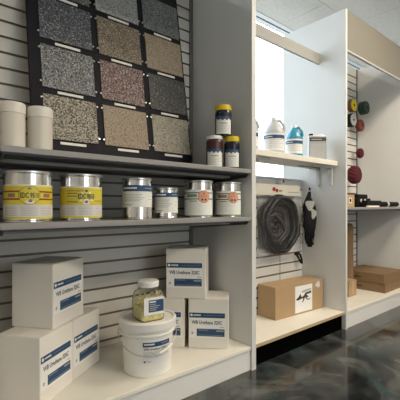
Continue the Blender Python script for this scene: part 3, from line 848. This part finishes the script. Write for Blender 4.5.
# ------------------------------------------------------------------ right bay goods
def flat_carton(loc, rz, label):
    t = thing('flat_carton', label, 'cardboard box', loc, rz, 'flat brown cartons')
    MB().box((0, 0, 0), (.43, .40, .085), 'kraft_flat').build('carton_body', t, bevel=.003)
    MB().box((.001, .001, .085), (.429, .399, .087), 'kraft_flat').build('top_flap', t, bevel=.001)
    m = MB().box((-.0008, .215, .030), (-.0001, .315, .045), 'kraft_seam')
    m.build('side_print', t)
    return t
f1 = flat_carton((3.475, 1.456, ZC), R(1.5), 'lower of two flat brown cartons on the right bay base')
dup(f1, (3.468, 1.464, ZC+.0875), R(.6), 'upper of two flat brown cartons on the right bay base')
t = thing('small_carton', 'small tan carton on the right bay base beside the flat cartons', 'cardboard box', (3.085, 1.602, ZC))
MB().box((0, 0, 0), (.135, .10, .140), 'kraft').build('carton_body', t, bevel=.003)
MB().box((.001, .001, .140), (.134, .099, .142), 'kraft').build('top_flap', t)
MB().box((.055, -.0008, .02), (.08, -.0001, .139), 'kraft_tape').build('tape_strip', t)
t = thing('kraft_paper_roll', 'brown kraft paper roll standing in the right bay behind the small carton', 'paper roll', (3.392, 1.775, ZC))
MB().lathe([(.048, 0), (.050, .003), (.050, .600), (.047, .625), (.036, .640), (.022, .640), (.022, .60)], 'kraft_flat', 32).build('roll', t)
MB().lathe([(.0215, .55), (.0215, .645), (.017, .645), (.017, .55)], 'kraft_dark', 24, cap0=False, cap1=False).build('core', t)

# discs and brushes on pegs
def spool(label, x, z, rad, thick, y0, face, rim, hub='rubber_black', name='pad_disc', cat='disc'):
    t = thing(name, label, cat, (x, YB, z), 0, 'round pads on the right bay slatwall')
    MB().lathe([(rad*.8, y0), (rad, y0+.006), (rad, y0+thick-.006), (rad*.92, y0+thick)], rim, 36, axis='y').build('disc_body', t)
    MB().lathe([(rad*.90, y0+thick), (rad*.88, y0+thick+.003), (rad*.25, y0+thick+.002), (rad*.20, y0+thick+.004)], face, 36, axis='y', cap0=False, cap1=False).build('disc_face', t)
    MB().lathe([(rad*.2, y0+thick), (rad*.2, y0+thick+.005), (rad*.1, y0+thick+.007)], hub, 20, axis='y').build('hub', t)
    MB().tube([(0, -.0002, 0), (0, -y0, 0)], .005, 'wire', 8).build('peg', t)
def at_px(px, y): return y*math.tan(az(px))
spool('yellow faced round disc hanging highest on the right slatwall', at_px(354.5, 1.82), 1.995, .066, .05, .075, 'disc_yellow', 'kraft_dark')
spool('dark green round disc hanging right of the yellow one', at_px(364.0, 1.80), 1.990, .068, .07, .11, 'disc_green', 'disc_green')
spool('grey faced round disc hanging below the yellow one', at_px(353.5, 1.80), 1.830, .068, .06, .09, 'disc_grey', 'rubber_black')
spool('rust coloured round disc hanging right of the grey one', at_px(361, 1.84), 1.815, .062, .05, .07, 'disc_rust', 'disc_rust')
def brush(label, px, y, z, rad, dep):
    x = at_px(px, y)
    t = thing('round_brush', label, 'brush', (x, YB, z), 0, 'round red brushes on the right slatwall')
    mb = MB(); n = 30; rings = [(.30, .0), (.82, .08), (1, .3), (1.02, .55), (.92, .85), (.55, 1.0), (.18, 1.02)]
    y0 = YB-y-dep/2
    vs = []
    for j, (r_, d_) in enumerate(rings):
        for k in range(n):
            a = 2*PI*k/n; f_ = rad*r_*(1+(.06 if (k+j) % 2 else -.03))
            vs.append((f_*math.cos(a), -(y0+dep*d_), f_*math.sin(a)))
    for j in range(len(rings)-1): mb.add(vs[j*n:(j+2)*n], [(i, n+i, n+(i+1) % n, (i+1) % n) for i in range(n)], 'disc_red')
    mb.add(vs[:n], [tuple(range(n))], 'disc_red'); mb.add(vs[-n:], [tuple(range(n))[::-1]], 'disc_red')
    mb.build('bristles', t)
    MB().tube([(0, -.0002, 0), (0, -y0-.004, 0)], .006, 'wire', 8).build('peg', t)
brush('small round red brush hanging on the right slatwall, the upper one', 360, 1.86, 1.522, .050, .06)
brush('large round red brush hanging on the right slatwall, the lower one', 354.5, 1.82, 1.275, .088, .11)

S3 = .9425
t = thing('tool_box', 'tan box with black square mark on the right bay shelf', 'box', (at_px(347, 1.60), 1.60, S3))
MB().box((0, 0, 0), (.135, .10, .112), 'kraft_tape').build('box_body', t, bevel=.002)
MB().box((-.002, -.002, .112), (.137, .102, .124), 'kraft_seam').build('box_lid', t, bevel=.002)
m = MB().box((.045, -.0012, .045), (.075, -.0002, .075), 'rubber_black'); m.box((.035, -.0008, .035), (.085, -.0002, .085), 'label_cream'); m.build('mark', t)
t = thing('power_tool', 'black boxy tool with two white dots on the right bay shelf', 'tool', (at_px(358, 1.62), 1.62, S3))
mb = MB().box((0, 0, .0), (.26, .12, .085), 'rubber_black').box((.02, .01, .085), (.22, .11, .122), 'rubber_black'); mb.build('tool_body', t, bevel=.008)
for xx in (.06, .135): MB().lathe([(.016, 0), (.016, .003)], 'tool_white', 16, axis='y', o=(xx, -.0002, .062)).build('white_knob', t)
t = thing('squeegee', 'long black squeegee with cream blade lying on the right bay shelf', 'squeegee', (at_px(371, 1.55), 1.55, S3))
MB().box((-.12, -.035, 0), (.10, -.012, .014), 'card_cream').build('blade', t, bevel=.002)
mb = MB().box((-.09, -.010, .0), (.20, .05, .062), 'rubber_black'); mb.build('clamp_bar', t, bevel=.006)
h = MB().tube([(.19, .02, .028), (.26, .0, .028), (.50, -.03, .028)], [.028, .026, .024], 'rubber_black', 14).build('handle', t)
MB().tube([(.305, -.0065, .028), (.325, -.0085, .028)], [.0275, .0275], 'tool_white', 14).build('ring', h)

# ------------------------------------------------------------------ light
wd = bpy.data.worlds.new('sky'); scn.world = wd; wd.use_nodes = True
bg = wd.node_tree.nodes['Background']
bg.inputs[0].default_value = (.82, .92, 1.0, 1); bg.inputs[1].default_value = 3.0
def area(name, loc, rot, sx, sy, power, col):
    l = bpy.data.lights.new(name, 'AREA'); l.shape = 'RECTANGLE'; l.size = sx; l.size_y = sy; l.energy = power; l.color = col
    o = bpy.data.objects.new(name, l); COL.objects.link(o); o.location = loc; o.rotation_euler = rot
    return o
WARM = (1, .88, .71)
for x, y, pw in ((2.9, .38, 36), (5.4, -.3, 8), (-.6, -1.9, 8), (2.0, -1.5, 66), (4.8, -1.9, 8)):
    area('ceiling_troffer', (x, y, CEIL-.03), (0, 0, 0), 1.2, .6, pw, WARM)

# ------------------------------------------------------------------ camera
cd = bpy.data.cameras.new('camera'); cam = bpy.data.objects.new('camera', cd); COL.objects.link(cam)
cam.location = (0, 0, CAMZ); cam.rotation_euler = (PI/2, 0, -YAW)
cd.sensor_width = 36; cd.sensor_fit = 'HORIZONTAL'; cd.lens = 360.5/400*36; cd.shift_y = 6.7/400; cd.clip_start = .02
scn.camera = cam
scn.view_settings.view_transform = 'Standard'
scn.view_settings.look = 'None'
scn.view_settings.exposure = 0.50
